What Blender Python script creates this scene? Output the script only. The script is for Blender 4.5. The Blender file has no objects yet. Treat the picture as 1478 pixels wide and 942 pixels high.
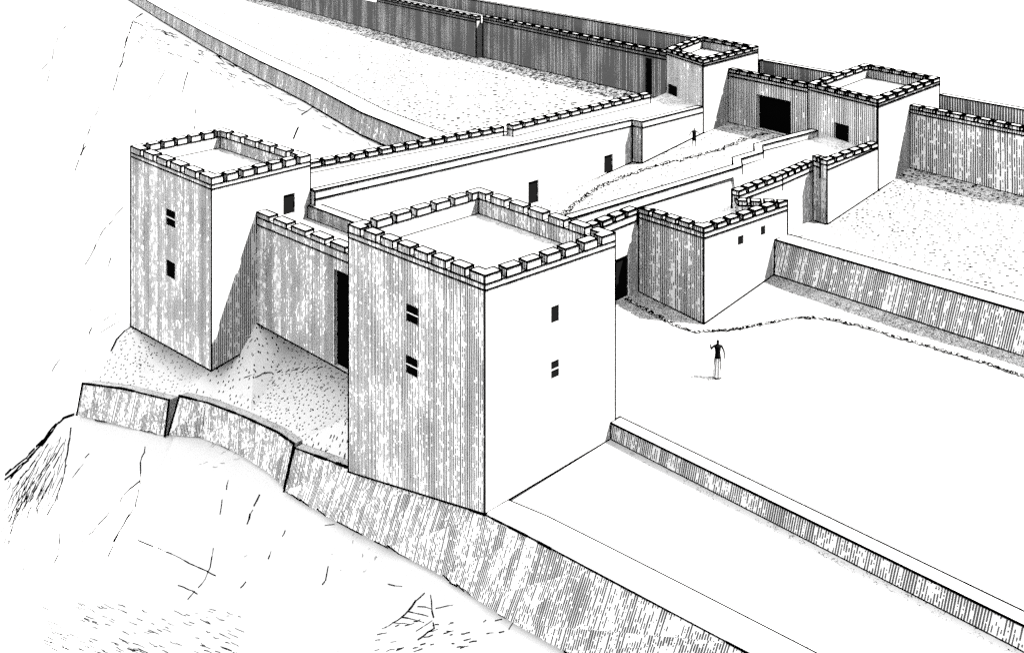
import bpy, bmesh, math, random
from mathutils import Vector, noise
from mathutils.bvhtree import BVHTree
from mathutils.geometry import delaunay_2d_cdt
random.seed(7)
SC = bpy.context.scene
COL = SC.collection
F, HZ, CX, H = 1400.0, 150.0, 739.0, 22.0      # level view camera: focal length in photo px, horizon above the frame, eye height

# ---------------------------------------------------------------- survey helpers
def pz(x, y, z):
    Y = F*(H-z)/(y+HZ)
    return Vector(((x-CX)/F*Y, Y, z))
def zat(y, Y): return H-(y+HZ)*Y/F
def col(A, B, x):
    """plan point of the line A-B that stands in picture column x"""
    k = (x-CX)/F
    dx, dy = B[0]-A[0], B[1]-A[1]
    t = (k*A[1]-A[0])/(dx-k*dy)
    return Vector((A[0]+dx*t, A[1]+dy*t))
def v2(p): return Vector((p[0], p[1]))
def unit(A, B):
    d = v2(B)-v2(A); return d.normalized()
def rin(A, B):
    """inward normal of a footprint walked counter-clockwise"""
    d = unit(A, B); return Vector((-d.y, d.x))
def meet(P, d, Q, e):
    den = d.x*e.y-d.y*e.x
    t = ((Q[0]-P[0])*e.y-(Q[1]-P[1])*e.x)/den
    return v2(P)+d*t

# ---------------------------------------------------------------- node materials
class NB:
    def __init__(s, name):
        s.m = bpy.data.materials.new(name); s.m.use_nodes = True
        s.t = s.m.node_tree; s.t.nodes.clear()
    def n(s, typ, **kw):
        nd = s.t.nodes.new(typ)
        for k, v in kw.items(): setattr(nd, k, v)
        return nd
    def put(s, sock, v):
        if isinstance(v, bpy.types.NodeSocket): s.t.links.new(v, sock)
        elif v is not None: sock.default_value = v
    def math(s, op, a, b=None, c=None):
        nd = s.n('ShaderNodeMath', operation=op)
        for i, v in enumerate((a, b, c)): s.put(nd.inputs[i], v)
        return nd.outputs[0]
    def vec(s, op, a, b=None):
        nd = s.n('ShaderNodeVectorMath', operation=op)
        s.put(nd.inputs[0], a); s.put(nd.inputs[1], b)
        return nd.outputs['Value'] if op in ('DOT_PRODUCT', 'LENGTH', 'DISTANCE') else nd.outputs['Vector']
    def xyz(s, x, y, z):
        nd = s.n('ShaderNodeCombineXYZ')
        for i, v in enumerate((x, y, z)): s.put(nd.inputs[i], v)
        return nd.outputs[0]
    def sep(s, v):
        nd = s.n('ShaderNodeSeparateXYZ'); s.put(nd.inputs[0], v); return nd.outputs
    def noise(s, v, scale, detail=1.0):
        nd = s.n('ShaderNodeTexNoise'); s.put(nd.inputs['Vector'], v)
        nd.inputs['Scale'].default_value = scale; nd.inputs['Detail'].default_value = detail
        return nd.outputs[0]
    def vor(s, v, scale):
        nd = s.n('ShaderNodeTexVoronoi', voronoi_dimensions='2D'); s.put(nd.inputs['Vector'], v)
        nd.inputs['Scale'].default_value = scale
        return nd.outputs['Distance'], nd.outputs['Color']
    def finish(s, colour):
        d = s.n('ShaderNodeBsdfDiffuse'); s.put(d.inputs['Color'], colour)
        o = s.n('ShaderNodeOutputMaterial'); s.t.links.new(d.outputs[0], o.inputs['Surface'])
        return s.m
    def mixc(s, fac, a, b):
        nd = s.n('ShaderNodeMix', data_type='RGBA')
        s.put(nd.inputs[0], fac); s.put(nd.inputs[6], a); s.put(nd.inputs[7], b)
        return nd.outputs[2]

GAP, LINE, INKC = 0.82, 0.019, 0.0
def g(v): return (v, v, v, 1)
_cache = {}
def stipple(b, P, sp, cov, stretch=1.0):
    """short dark flecks lying in the ground surface"""
    x, y, z = b.sep(P)
    q = b.xyz(x, b.math('MULTIPLY', y, stretch), 0.0)
    q = b.vec('ADD', q, b.vec('SCALE', b.xyz(b.noise(P, .8/sp), b.noise(P, 1.1/sp), 0.0), None))
    d, c = b.vor(q, 1.0/sp)
    r = b.sep(c)[0]
    patch = b.noise(P, .22/sp*.35, 2.0)
    lim = b.math('MULTIPLY_ADD', patch, 1.1, cov-.55)
    near = b.math('LESS_THAN', d, b.math('MULTIPLY_ADD', r, .26, .3))
    return b.math('MULTIPLY', near, b.math('LESS_THAN', r, lim))

def wall_mat(pitch, cov=.62, slant=0.0, wide=.5):
    """white limewash scored with fine vertical dark strokes; flecked on its level tops"""
    key = ('w', pitch, cov, slant, wide)
    if key in _cache: return _cache[key]
    b = NB('scored limewash')
    geo = b.n('ShaderNodeNewGeometry')
    P, N = geo.outputs['Position'], geo.outputs['True Normal']
    T = b.vec('NORMALIZE', b.vec('CROSS_PRODUCT', N, (0, 0, 1)))
    z = b.sep(P)[2]
    u = b.math('ADD', b.vec('DOT_PRODUCT', P, T), b.math('MULTIPLY', z, slant))
    u = b.math('MULTIPLY_ADD', b.noise(P, .7), pitch*.5, u)
    u = b.math('DIVIDE', u, pitch)
    cell = b.math('FLOOR', u); fr = b.math('FRACT', u)
    w1 = b.n('ShaderNodeTexWhiteNoise', noise_dimensions='1D'); b.put(w1.inputs['W'], cell)
    r = w1.outputs['Value']
    dash = b.noise(b.xyz(b.math('MULTIPLY', cell, 13.7), b.math('DIVIDE', z, pitch*3.2), 0.0), 1.0, 3.0)
    q = b.xyz(b.math('MULTIPLY', u, pitch), b.math('MULTIPLY', z, .35), 0.0)
    patch = b.noise(q, .09/pitch, 2.0)
    thr = b.math('MULTIPLY_ADD', b.math('SUBTRACT', patch, .5), .5, cov-.02)
    thr = b.math('MULTIPLY_ADD', b.math('SUBTRACT', r, .5), .22, thr)
    mask = b.math('MULTIPLY', b.math('LESS_THAN', fr, b.math('MULTIPLY_ADD', b.math('SUBTRACT', patch, .5), .7, b.math('MULTIPLY_ADD', r, .2, wide))), b.math('LESS_THAN', dash, thr))
    flat = b.math('GREATER_THAN', b.math('ABSOLUTE', b.sep(N)[2]), .7)
    st = stipple(b, P, pitch*1.2, .6)
    mask = b.math('ADD', b.math('MULTIPLY', mask, b.math('SUBTRACT', 1.0, flat)), b.math('MULTIPLY', st, flat))
    _cache[key] = b.finish(b.mixc(mask, g(GAP), g(LINE)))
    return _cache[key]

def ground_mat(name, sp, cov, pebbles=0.0, psp=.4, stretch=1.0, line=.0085, prad=.23):
    """pale earth with fine flecks (seen where light is low) and scattered black pebbles"""
    key = (name, sp, cov, pebbles, psp)
    if key in _cache: return _cache[key]
    b = NB(name)
    P = b.n('ShaderNodeNewGeometry').outputs['Position']
    c = b.mixc(stipple(b, P, sp, cov, stretch), g(.95), g(line))
    if pebbles > 0:
        x, y, z = b.sep(P)
        d, cc = b.vor(b.xyz(b.math('MULTIPLY', x, 1.0), y, 0.0), 1.0/psp)
        r = b.sep(cc)[1]
        lim = b.math('MULTIPLY_ADD', b.noise(P, .12, 2.0), 1.8, pebbles-.9)
        m = b.math('MULTIPLY', b.math('LESS_THAN', d, prad), b.math('LESS_THAN', r, lim))
        c = b.mixc(m, c, g(INKC))
    _cache[key] = b.finish(c)
    return _cache[key]

def plain(name, v):
    b = NB(name)
    P = b.n('ShaderNodeNewGeometry').outputs['Position']
    return b.finish(b.mixc(b.noise(P, 6.0), g(v*.9), g(v)))
INK = plain('black arris line', 0.0)
DARK = plain('dark opening and figure', 0.0003)  # black that paints the unlit depth of openings; also colours the figures
WHITE = plain('white limewash', .82)

# ---------------------------------------------------------------- mesh builder
class MB:
    def __init__(s): s.v, s.f, s.m = [], [], []
    def face(s, pts, mi=0):
        i = len(s.v); s.v += [Vector(p) for p in pts]; s.f.append(list(range(i, i+len(pts)))); s.m.append(mi)
    def bar(s, a, b, r, mi=1):
        a, b = Vector(a), Vector(b); d = b-a
        if d.length < 1e-4: return
        d.normalize(); a = a-d*r; b = b+d*r
        up = Vector((0, 0, 1)) if abs(d.z) < .9 else Vector((0, 1, 0))
        p = d.cross(up).normalized()*r; q = d.cross(p).normalized()*r
        A = [a+p+q, a+p-q, a-p-q, a-p+q]; B = [b+p+q, b+p-q, b-p-q, b-p+q]
        i = len(s.v); s.v += A+B
        for k in range(4):
            s.f.append([i+k, i+(k+1) % 4, i+4+(k+1) % 4, i+4+k]); s.m.append(mi)
        s.f.append([i+3, i+2, i+1, i]); s.m.append(mi); s.f.append([i+4, i+5, i+6, i+7]); s.m.append(mi)
    def line(s, pts, r, mi=1):
        for a, b in zip(pts, pts[1:]): s.bar(a, b, r, mi)
    def prism(s, poly, z0, z1, r=0, ink='tvb', skip=(), holes=None):
        """footprint walked counter-clockwise, z0/z1 numbers or one per corner"""
        n = len(poly)
        zb = z0 if isinstance(z0, (list, tuple)) else [z0]*n
        zt = z1 if isinstance(z1, (list, tuple)) else [z1]*n
        lo = [Vector((p[0], p[1], z)) for p, z in zip(poly, zb)]
        hi = [Vector((p[0], p[1], z)) for p, z in zip(poly, zt)]
        s.face(hi); s.face(lo[::-1])
        for i in range(n):
            j = (i+1) % n
            if holes and i in holes: s.pierced(lo[i], lo[j], hi[i], hi[j], holes[i])
            else: s.face([lo[i], lo[j], hi[j], hi[i]])
        if r:
            for i in range(n):
                j = (i+1) % n
                if 't' in ink and i not in skip: s.bar(hi[i], hi[j], r)
                if 'b' in ink and i not in skip: s.bar(lo[i], lo[j], r)
                if 'v' in ink and ('v', i) not in skip: s.bar(lo[i], hi[i], r)
    def pierced(s, a, b, c, d, holes):
        """wall a-b (foot) c-d (top) with recesses (t0, t1, z0, z1, depth)"""
        inn = Vector((-(b-a).y, (b-a).x, 0)).normalized()
        L = lambda t, p, q: p+(q-p)*t
        cuts = sorted({0.0, 1.0} | {t for h in holes for t in h[:2]})
        for t0, t1 in zip(cuts, cuts[1:]):
            hs = sorted([h for h in holes if h[0] <= t0+1e-6 and h[1] >= t1-1e-6], key=lambda h: h[2])
            x0, x1 = L(t0, a, b), L(t1, a, b); y0, y1 = L(t0, c, d), L(t1, c, d)
            cur0, cur1 = x0, x1
            at = lambda p, z: Vector((p.x, p.y, z))
            for h in hs:
                p0, p1, q0, q1 = at(x0, h[2]), at(x1, h[2]), at(x0, h[3]), at(x1, h[3])
                s.face([cur0, cur1, p1, p0]); D = inn*h[4]
                s.face([p0, p1, p1+D, p0+D]); s.face([q1, q0, q0+D, q1+D])
                s.face([p0+D, q0+D, q0, p0]); s.face([p1, q1, q1+D, p1+D])
                s.face([p0+D, p1+D, q1+D, q0+D])
                cur0, cur1 = q0, q1
            s.face([cur0, cur1, y1, y0])
    def build(s, name, mats, parent=None):
        me = bpy.data.meshes.new(name)
        off = Vector((0, 0, 0))
        p = parent
        while p is not None: off += p.location; p = p.parent
        me.from_pydata([tuple(v-off) for v in s.v], [], s.f)
        for m in mats: me.materials.append(m)
        for pl, mi in zip(me.polygons, s.m): pl.material_index = mi
        me.validate(); me.update()
        o = bpy.data.objects.new(name, me); COL.objects.link(o)
        if parent is not None: o.parent = parent
        return o

def thing(name, label, cat, at, group=None):
    o = bpy.data.objects.new(name, None); COL.objects.link(o)
    o.location = Vector(at); o.empty_display_size = .5; o['kind'] = 'thing'
    o['label'] = label; o['category'] = cat
    if group: o['group'] = group
    return o
def struct(o, kind='structure'): o['kind'] = kind; return o

# ---------------------------------------------------------------- battlements
def merlon(quad, z0, z1, r, mat, parent):
    b = MB(); b.prism(quad, z0, z1, r)
    return b.build('merlon', [mat, INK], parent)

def run_parapet(root, A, B, th, zf, zs, zt, n, r, mat, zl=None, name='parapet', ends=(True, True), duty=.76, base_in=True):
    """straight battlement; A to B with the outside on the right hand; zf, zs, zt = pairs (walk, sill, merlon top)"""
    A, B = v2(A), v2(B); inn = rin(A, B)*th
    poly = [A, B, B+inn, A+inn]
    pr = lambda q: [q[0], q[1], q[1], q[0]]
    b = MB(); b.prism(poly, pr(zf), pr(zs), 0)
    V = lambda p, z: Vector((p.x, p.y, z))
    b.bar(V(A+inn, zf[0]), V(B+inn, zf[1]), r)
    b.bar(V(A+inn, zs[0]), V(B+inn, zs[1]), r*.8); b.bar(V(A, zs[0]), V(B, zs[1]), r*.8)
    if zl: b.bar(V(A, zl[0]), V(B, zl[1]), r)
    if ends[0]: b.bar(V(A, zf[0]), V(A, zs[0]), r); b.bar(V(A+inn, zf[0]), V(A+inn, zs[0]), r)
    if ends[1]: b.bar(V(B, zf[1]), V(B, zs[1]), r); b.bar(V(B+inn, zf[1]), V(B+inn, zs[1]), r)
    par = b.build(name, [mat, INK], root)
    L = (B-A).length; d = (B-A)/L
    pitch = (L+L/n*(1-duty))/n
    for i in range(n):
        t0 = i*pitch; t1 = t0+pitch*duty
        jit = random.uniform(-.04, .04)*pitch
        if 0 < i < n-1: t0 += jit; t1 += jit*.6
        z = lambda q, t: q[0]+(q[1]-q[0])*t/L
        q = [A+d*t0, A+d*t1, A+d*t1+inn, A+d*t0+inn]
        merlon(q, [z(zs, t0), z(zs, t1), z(zs, t1), z(zs, t0)], [z(zt, t0), z(zt, t1), z(zt, t1), z(zt, t0)], r, mat, par)
    return par

def ring_parapet(root, poly, th, zf, zs, zt, counts, r, mat, zl, open_sides=()):
    n = len(poly); P = [v2(p) for p in poly]
    inn = [rin(P[i], P[(i+1) % n]) for i in range(n)]
    d = [unit(P[i], P[(i+1) % n]) for i in range(n)]
    I = [meet(P[i-1]+inn[i-1]*th, d[i-1], P[i]+inn[i]*th, d[i]) for i in range(n)]
    V = lambda p, z: Vector((p[0], p[1], z))
    b = MB()
    for i in range(n):
        j = (i+1) % n
        if i in open_sides:
            b.face([V(P[i], zf), V(I[i], zf), V(I[i], zs), V(P[i], zs)]); b.face([V(I[j], zf), V(P[j], zf), V(P[j], zs), V(I[j], zs)])
            continue
        b.face([V(P[i], zf), V(P[j], zf), V(P[j], zs), V(P[i], zs)])
        b.face([V(I[j], zf), V(I[i], zf), V(I[i], zs), V(I[j], zs)])
        b.face([V(P[i], zs), V(P[j], zs), V(I[j], zs), V(I[i], zs)])
        b.face([V(I[i], zf), V(I[j], zf), V(P[j], zf), V(P[i], zf)])
        b.bar(V(P[i], zf), V(P[i], zs), r); b.bar(V(I[i], zf), V(I[i], zs), r)
        b.bar(V(P[i], zl), V(P[j], zl), r); b.bar(V(I[i], zf+.01), V(I[j], zf+.01), r)
        b.bar(V(P[i], zs), V(P[j], zs), r*.8); b.bar(V(I[i], zs), V(I[j], zs), r*.8)
    par = b.build('parapet', [mat, INK], root)
    half = []
    for i in range(n):
        L = (P[(i+1) % n]-P[i]).length
        half.append(L/(counts[i]-.25)*.78)
    for i in range(n):
        h0, h1 = half[i-1]*.98, half[i]*.98
        k = i-1
        q = [P[i]-d[k]*h0, P[i], P[i]+d[i]*h1, P[i]+d[i]*h1+inn[i]*th, I[i], P[i]-d[k]*h0+inn[k]*th]
        if i in open_sides: q = [P[i]-d[k]*h0, P[i], I[i], P[i]-d[k]*h0+inn[k]*th]
        if k % n in open_sides: q = [P[i], P[i]+d[i]*h1, P[i]+d[i]*h1+inn[i]*th, I[i]]
        merlon(q, zs, zt, r, mat, par)
        if i in open_sides: continue
        L = (P[(i+1) % n]-P[i]).length
        m = counts[i]-2
        free = L-2*h1
        gap = free/(m+(m+1)*.36)*.36 if m > 0 else 0
        w = (free-gap*(m+1))/m if m > 0 else 0
        for c in range(m):
            t0 = h1+gap+c*(w+gap)+random.uniform(-.03, .03); t1 = t0+w
            merlon([P[i]+d[i]*t0, P[i]+d[i]*t1, P[i]+d[i]*t1+inn[i]*th, P[i]+d[i]*t0+inn[i]*th], zs, zt, r, mat, par)
    return par

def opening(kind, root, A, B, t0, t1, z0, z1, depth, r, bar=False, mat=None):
    """black leaf painting the dark inside a recess of the wall A-B, set back from the face"""
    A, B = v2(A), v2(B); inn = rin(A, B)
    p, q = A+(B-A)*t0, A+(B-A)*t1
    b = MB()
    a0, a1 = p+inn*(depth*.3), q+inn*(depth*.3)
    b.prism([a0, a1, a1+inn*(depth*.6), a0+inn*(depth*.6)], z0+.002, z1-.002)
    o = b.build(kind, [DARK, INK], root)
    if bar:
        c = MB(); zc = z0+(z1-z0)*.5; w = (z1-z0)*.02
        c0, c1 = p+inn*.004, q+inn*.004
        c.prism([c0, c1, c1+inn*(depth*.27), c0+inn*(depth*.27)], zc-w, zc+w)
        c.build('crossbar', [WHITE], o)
    return o

def px_hole(A, B, x0, x1, ytop, ybot, depth):
    """recess of the wall A-B as surveyed from the photo (t0, t1, z0, z1, depth)"""
    p, q = col(A, B, x0), col(A, B, x1); L = (v2(B)-v2(A)).length
    t0, t1 = sorted(((p-v2(A)).length/L, (q-v2(A)).length/L))
    Y = (p.y+q.y)/2
    return (t0, t1, zat(ybot, Y), zat(ytop, Y), depth)

def tower(label, poly, zb, zt, parh, crh, drop, th, counts, wins, r, mat, cat='tower', name='gate_tower', group='gate towers', skipv=(), open_sides=()):
    c = sum((v2(p) for p in poly), Vector((0, 0)))/len(poly)
    root = thing(name, label, cat, (c.x, c.y, min(zb)), group)
    zf = zt-drop
    holes = {}
    for side, h, kind, bar in wins: holes.setdefault(side, []).append(h)
    b = MB(); b.prism(poly, zb, zf, 0, holes=holes)
    n = len(poly)
    for i in range(n):
        j = (i+1) % n
        lo = lambda k: Vector((poly[k][0], poly[k][1], zb[k]))
        if ('b', i) not in skipv: b.bar(lo(i), lo(j), r)
        b.bar(lo(i), Vector((poly[i][0], poly[i][1], zf)), r)
    b.build('tower_body', [mat, INK], root)
    ring_parapet(root, poly, th, zf, zt-crh, zt, counts, r, mat, zt-parh, open_sides)
    for side, h, kind, bar in wins:
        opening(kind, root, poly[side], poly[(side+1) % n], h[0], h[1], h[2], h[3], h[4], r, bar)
    return root

RN, RM, RF = .03, .043, .058         # thickness of the dark arris lines: near, middle and far work
W_NEAR, W_MID, W_FAR, W_VFAR = wall_mat(.092), wall_mat(.12), wall_mat(.165, .74, 0, .54), wall_mat(.24, .95, 0, .86)

# ================================================================= OUTER GATE
ZT = 8.46
NF, NR, NB_, NL = pz(700, 398, ZT), pz(888, 336, ZT), pz(692, 271, ZT), pz(503, 324, ZT)
near = [v2(NF), v2(NR), v2(NB_), v2(NL)]
h = lambda s, P, *a: px_hole(P[s], P[(s+1) % 4], *a)
tower('largest crenellated tower in front, with two barred windows on each of its two faces', near,
      [-.02, .3, .4, -1.72], ZT, .52, .31, 1.0, .44, [7, 7, 7, 8],
      [(3, h(3, near, 586, 604, 441, 467, .14), 'window', True), (3, h(3, near, 585, 603, 515, 542, .14), 'window', True),
       (0, h(0, near, 795.5, 807, 441, 465, .14), 'window', False), (0, h(0, near, 795.5, 807, 520, 545, .14), 'window', True)], RN, W_NEAR)
LF, LR, LB, LL = pz(305, 257, ZT), pz(448, 223.5, ZT), pz(322, 185, ZT), pz(188.5, 211, ZT)
left = [v2(LF), v2(LR), v2(LB), v2(LL)]
tower('crenellated tower on the cliff edge with two small windows one above the other', left,
      [zat(535, LF.y), .2, -.5, zat(470, LL.y)], ZT, .54, .33, 1.0, .46, [7, 6, 7, 6],
      [(3, h(3, left, 239, 253, 303, 327, .14), 'window', True), (3, h(3, left, 240, 252.5, 377, 401, .14), 'window', False),
       (0, h(0, left, 409, 426, 280, 309, .3), 'door', False)], RN*1.1, wall_mat(.11))

# curtain between them
CA = col(LF, LR, 370.5)
dL = unit(NL, NF)
dN, = [unit(NL, NB_)]
CB = meet(CA, dL, NL, dN)
inn = rin(CA, CB)
root = thing('curtain_wall', 'short crenellated wall that joins the two front towers, dark gate at its foot', 'wall', (*((CA+CB)/2), .5))
czt = 6.24; cth = 3.6
b = MB()
gh = px_hole(CA, CB, 482, 503, 392, 529, .6)
gh = (gh[0], min(gh[1]+.1, .97), .72, gh[3], .6)
CI = inn*cth
b.prism([CA, CB, CB+CI, CA+CI], [.7, .66, .4, .4], 5.2, 0, holes={0: [gh]})
V3 = lambda p, z: Vector((p[0], p[1], z))
b.bar(V3(CA, .7), V3(CB, .66), RN)
b.build('wall_body', [W_NEAR, INK], root)
run_parapet(root, CA, CB, .5, (5.2, 5.2), (czt-.24,)*2, (czt,)*2, 7, RN*1.1, W_NEAR, zl=(czt-.62,)*2, duty=.72)
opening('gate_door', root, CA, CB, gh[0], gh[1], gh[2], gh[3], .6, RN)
rp = MB()
ra, rb = CA+CI, CB+CI
rp.prism([ra-inn*.55, rb-inn*.55, rb, ra], 5.2, 5.86, RN*1.1)
rp.build('rear_parapet', [W_NEAR, INK], root)

# ================================================================= LEFT BASTION WALL (beside the ramp)
P0 = v2(pz(775, 295, 2.3)); db = Vector((6.9, 6.7)).normalized()
I2 = v2(pz(926.6, 236.5, 3.2)); T1F = v2((14.52, 73.7))
I1 = meet(P0, db, I2, Vector((-.72, .69)))
I0 = meet(P0, db, LR, unit(LR, LB))
O0 = v2(pz(449, 250, 5.9)); O1 = v2(pz(728, 196, 5.9)); O2 = v2(pz(735, 196.5, 5.9)); O3 = v2(pz(939, 149, 5.9))
nb = Vector((-.7, .714))
T1T = 9.53
T1R, T1B, T1L = v2(pz(1094, 67, T1T)), v2(pz(1010, 52, T1T)), v2(pz(962, 70, T1T))
bw = thing('bastion_wall', 'long white rampart beside the ramp, with two doors and a crenellated far edge', 'wall', (*I1, 2))
ztb = lambda p: 6.64+(6.0-6.64)*((p-I0).length/(T1F-I0).length)
Oo = [O0+nb*.55, O1+nb*.55, O2+nb*.55, O3+nb*.55]
foot = [I0, I1, I2, T1F, T1L, Oo[3], Oo[2], Oo[1], Oo[0]]
ztop = 5.9
d1 = px_hole(I0, I1, 762.5, 777.5, 261, 294, .35); d2 = px_hole(I0, I1, 872, 885, 223.5, 249, .35)
zb0 = [.4, 3.12, 3.2, 3.95, 4, 1.0, .5, .2, .0]
b = MB(); b.prism(foot, zb0, ztop, 0, holes={0: [d1, d2]})
for i in (0, 1, 2): b.bar(V3(foot[i], zb0[i]+.04), V3(foot[i+1], zb0[i+1]+.04), RF*1.1)
b.bar(V3(I1, zb0[1]), V3(I1, ztop), RF); b.bar(V3(I2, zb0[2]), V3(I2, ztop), RF)
b.bar(V3(T1F, zb0[3]), V3(T1F, ztop), RF)
b.build('wall_body', [W_MID, INK], bw)
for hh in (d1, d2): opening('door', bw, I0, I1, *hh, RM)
# coping kerb along the ramp edge, in one run with the step
def kerb(root, pts, zt, zb, w, r, mat, name='coping', zl=None):
    """low wall along a polyline (outside on the right), mitred"""
    n = len(pts); outp = [v2(p) for p in pts]; inp = []
    for i in range(n):
        if i == 0: inp.append(outp[0]+rin(outp[0], outp[1])*w)
        elif i == n-1: inp.append(outp[-1]+rin(outp[-2], outp[-1])*w)
        else:
            a, c = rin(outp[i-1], outp[i])*w, rin(outp[i], outp[i+1])*w
            inp.append(meet(outp[i-1]+a, unit(outp[i-1], outp[i]), outp[i]+c, unit(outp[i], outp[i+1])))
    b = MB()
    for i in range(n-1):
        A, B, C, D = outp[i], outp[i+1], inp[i+1], inp[i]
        za, zb_ = zt[i], zt[i+1]; ba, bb = zb[i], zb[i+1]
        b.face([V3(A, ba), V3(B, bb), V3(B, zb_), V3(A, za)])
        b.face([V3(C, bb), V3(D, ba), V3(D, za), V3(C, zb_)])
        b.face([V3(A, za), V3(B, zb_), V3(C, zb_), V3(D, za)])
        b.face([V3(D, ba), V3(C, bb), V3(B, bb), V3(A, ba)])
        b.bar(V3(A, za), V3(B, zb_), r); b.bar(V3(D, za), V3(C, zb_), r)
        b.bar(V3(D, ba), V3(C, bb), r*.8)
        if zl: b.bar(V3(A, za-zl), V3(B, zb_-zl), r)
    for i in (0, n-1):
        q = [V3(outp[i], zb[i]), V3(inp[i], zb[i]), V3(inp[i], zt[i]), V3(outp[i], zt[i])]
        b.face(q if i == 0 else q[::-1])
    for i in range(n):
        b.bar(V3(outp[i], zb[i]), V3(outp[i], zt[i]), r); b.bar(V3(inp[i], zb[i]), V3(inp[i], zt[i]), r*.8)
        b.bar(V3(outp[i], zt[i]), V3(inp[i], zt[i]), r) if i in (0, n-1) else None
    return b.build(name, [mat, INK], root)
kp = [I0, I1, I2, T1F]
kerb(bw, kp, [ztb(p) for p in kp], [ztop]*4, .45, RM, W_MID, zl=.42)
# outer battlement: walked from the city wall towards the left tower so that the outside is on the right
run_parapet(bw, Oo[3], Oo[2]-nb*.35, .55, (5.9, 5.9), (6.38, 6.38), (6.66, 6.66), 13, RM*1.1, W_MID)
run_parapet(bw, Oo[1], Oo[0], .55, (5.9, 5.9), (6.22, 6.22), (6.5, 6.5), 15, RM, W_MID)

# ================================================================= INNER GATE
t1 = [T1F, T1R, T1B, T1L]
tower('far crenellated gate tower left of the inner gate, where the long rampart ends', t1, [3.95, 3.98, 4, 4], T1T, .46, .26, .95, .55, [7, 6, 5, 6],
      [(3, h(3, t1, 964, 977, 123, 153, .3), 'door', False)], RF, W_FAR)
k2 = 1.06
T2T = H-12.47*k2
T2F, T2R, T2B, T2L = v2(pz(1267, 144, T2T)), v2(pz(1356, 112, T2T)), v2(pz(1248.5, 92, T2T)), v2(pz(1166.4, 120, T2T))
t2 = [T2F, T2R, T2B, T2L]
tower('crenellated gate tower right of the black inner gate, with a door onto the platform', t2,
      [2.9, 3.3, 3.5, 3.5], T2T, .46, .26, .95, .5, [7, 7, 6, 7],
      [(3, h(3, t2, 1204.6, 1224.5, 179, 208, .3), 'door', False)], RF*.9, W_FAR)
# gate wall
GA = col(T1F, T1R, 1051.5); gd = Vector((4.3, -6.3)).normalized()
GB = meet(GA, gd, T2L, unit(T2L, T2B))
gzt = zat(99.5, GA.y); gi = rin(GA, GB)*4.2
GBr = meet(GA+gi, gd, T2L, unit(T2L, T2B)); GBr2 = meet(GA+gi*.857, gd, T2L, unit(T2L, T2B))
gw = thing('gate_wall', 'crenellated wall with the big black gateway between the two far towers', 'wall', (*((GA+GB)/2), 4))
gg = px_hole(GA, GB, 1091.5, 1141, 141, 193, 1.2); gg = (gg[0], gg[1], 4.22, gg[3], 1.2)
b = MB(); b.prism([GA, GB, GBr, GA+gi], [4.1, 4.2, 4, 4], gzt-.75, 0, holes={0: [gg]})
b.bar(V3(GA, 4.1), V3(GB, 4.2), RF); b.build('wall_body', [W_FAR, INK], gw)
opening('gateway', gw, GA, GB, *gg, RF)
run_parapet(gw, GA, GB, .5, (gzt-.75,)*2, (gzt-.28,)*2, (gzt,)*2, 8, RF, W_FAR, zl=(gzt-.55,)*2)
b = MB(); b.prism([GA+gi*.857, GBr2, GBr, GA+gi], gzt-.75, gzt+.35, RF)
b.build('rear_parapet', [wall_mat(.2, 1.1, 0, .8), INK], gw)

# ================================================================= CITY WALLS
cd = Vector((9.85, -15.1)).normalized(); CW0 = Vector((6.8, 94.3))
CWr = meet(CW0, cd, T1L, unit(T1L, T1B)); CWm = col(CW0, CW0+cd, 697)
ci = Vector((-cd.y, cd.x)); ci = ci if ci.y > 0 else -ci
CWm2 = CWm-ci*.9; CWl = CWm2-cd*150
cw = thing('city_wall', 'long dark hatched city wall running off behind the stippled slope, crenellated', 'wall', (*CWm, 4), 'city walls')
zc = 8.4; sm = cd*.0
nh = px_hole(CWm, CWr, 931, 941, 84, 136, .4); nh = (nh[0], nh[1], 4.4, nh[3], .4)
b = MB(); b.prism([CWl, CWm2, CWm, CWr, CWr+ci*5, CWl+ci*5], [3.8, 3.75, 3.75, 4.3, 4, 4], zc-.8, 0, holes={2: [nh]})
for p, q, z0, z1 in ((CWl, CWm2, 3.8, 3.75), (CWm, CWr, 3.75, 4.3)): b.bar(V3(p, z0), V3(q, z1), RF*1.4)
b.bar(V3(CWm, 3.75), V3(CWm, zc-.8), RF*1.4); b.bar(V3(CWm2, 3.75), V3(CWm2, zc-.8), RF*1.4)
b.build('wall_body', [W_VFAR, INK], cw)
opening('shade_strip', cw, CWm, CWr, *nh, RF)  # dark strip standing in for the shadow at the end of the wall
run_parapet(cw, CWm, CWr, .6, (zc-.8,)*2, (zc-.32,)*2, (zc,)*2, 20, RF*1.1, W_VFAR, zl=(zc-.62,)*2)
CWf = CWm2-cd*26
run_parapet(cw, CWf, CWm2, .6, (zc-.8,)*2, (zc-.32,)*2, (zc,)*2, 16, RF*1.1, W_VFAR, zl=(zc-.62,)*2)
b = MB(); b.prism([CWl+ci*4.4, CWr+ci*4.4, CWr+ci*5, CWl+ci*5], zc-.8, zc+.75, RF*1.2)
b.build('rear_parapet', [wall_mat(.26, 1.15, 0, .85), INK], cw)

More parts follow.
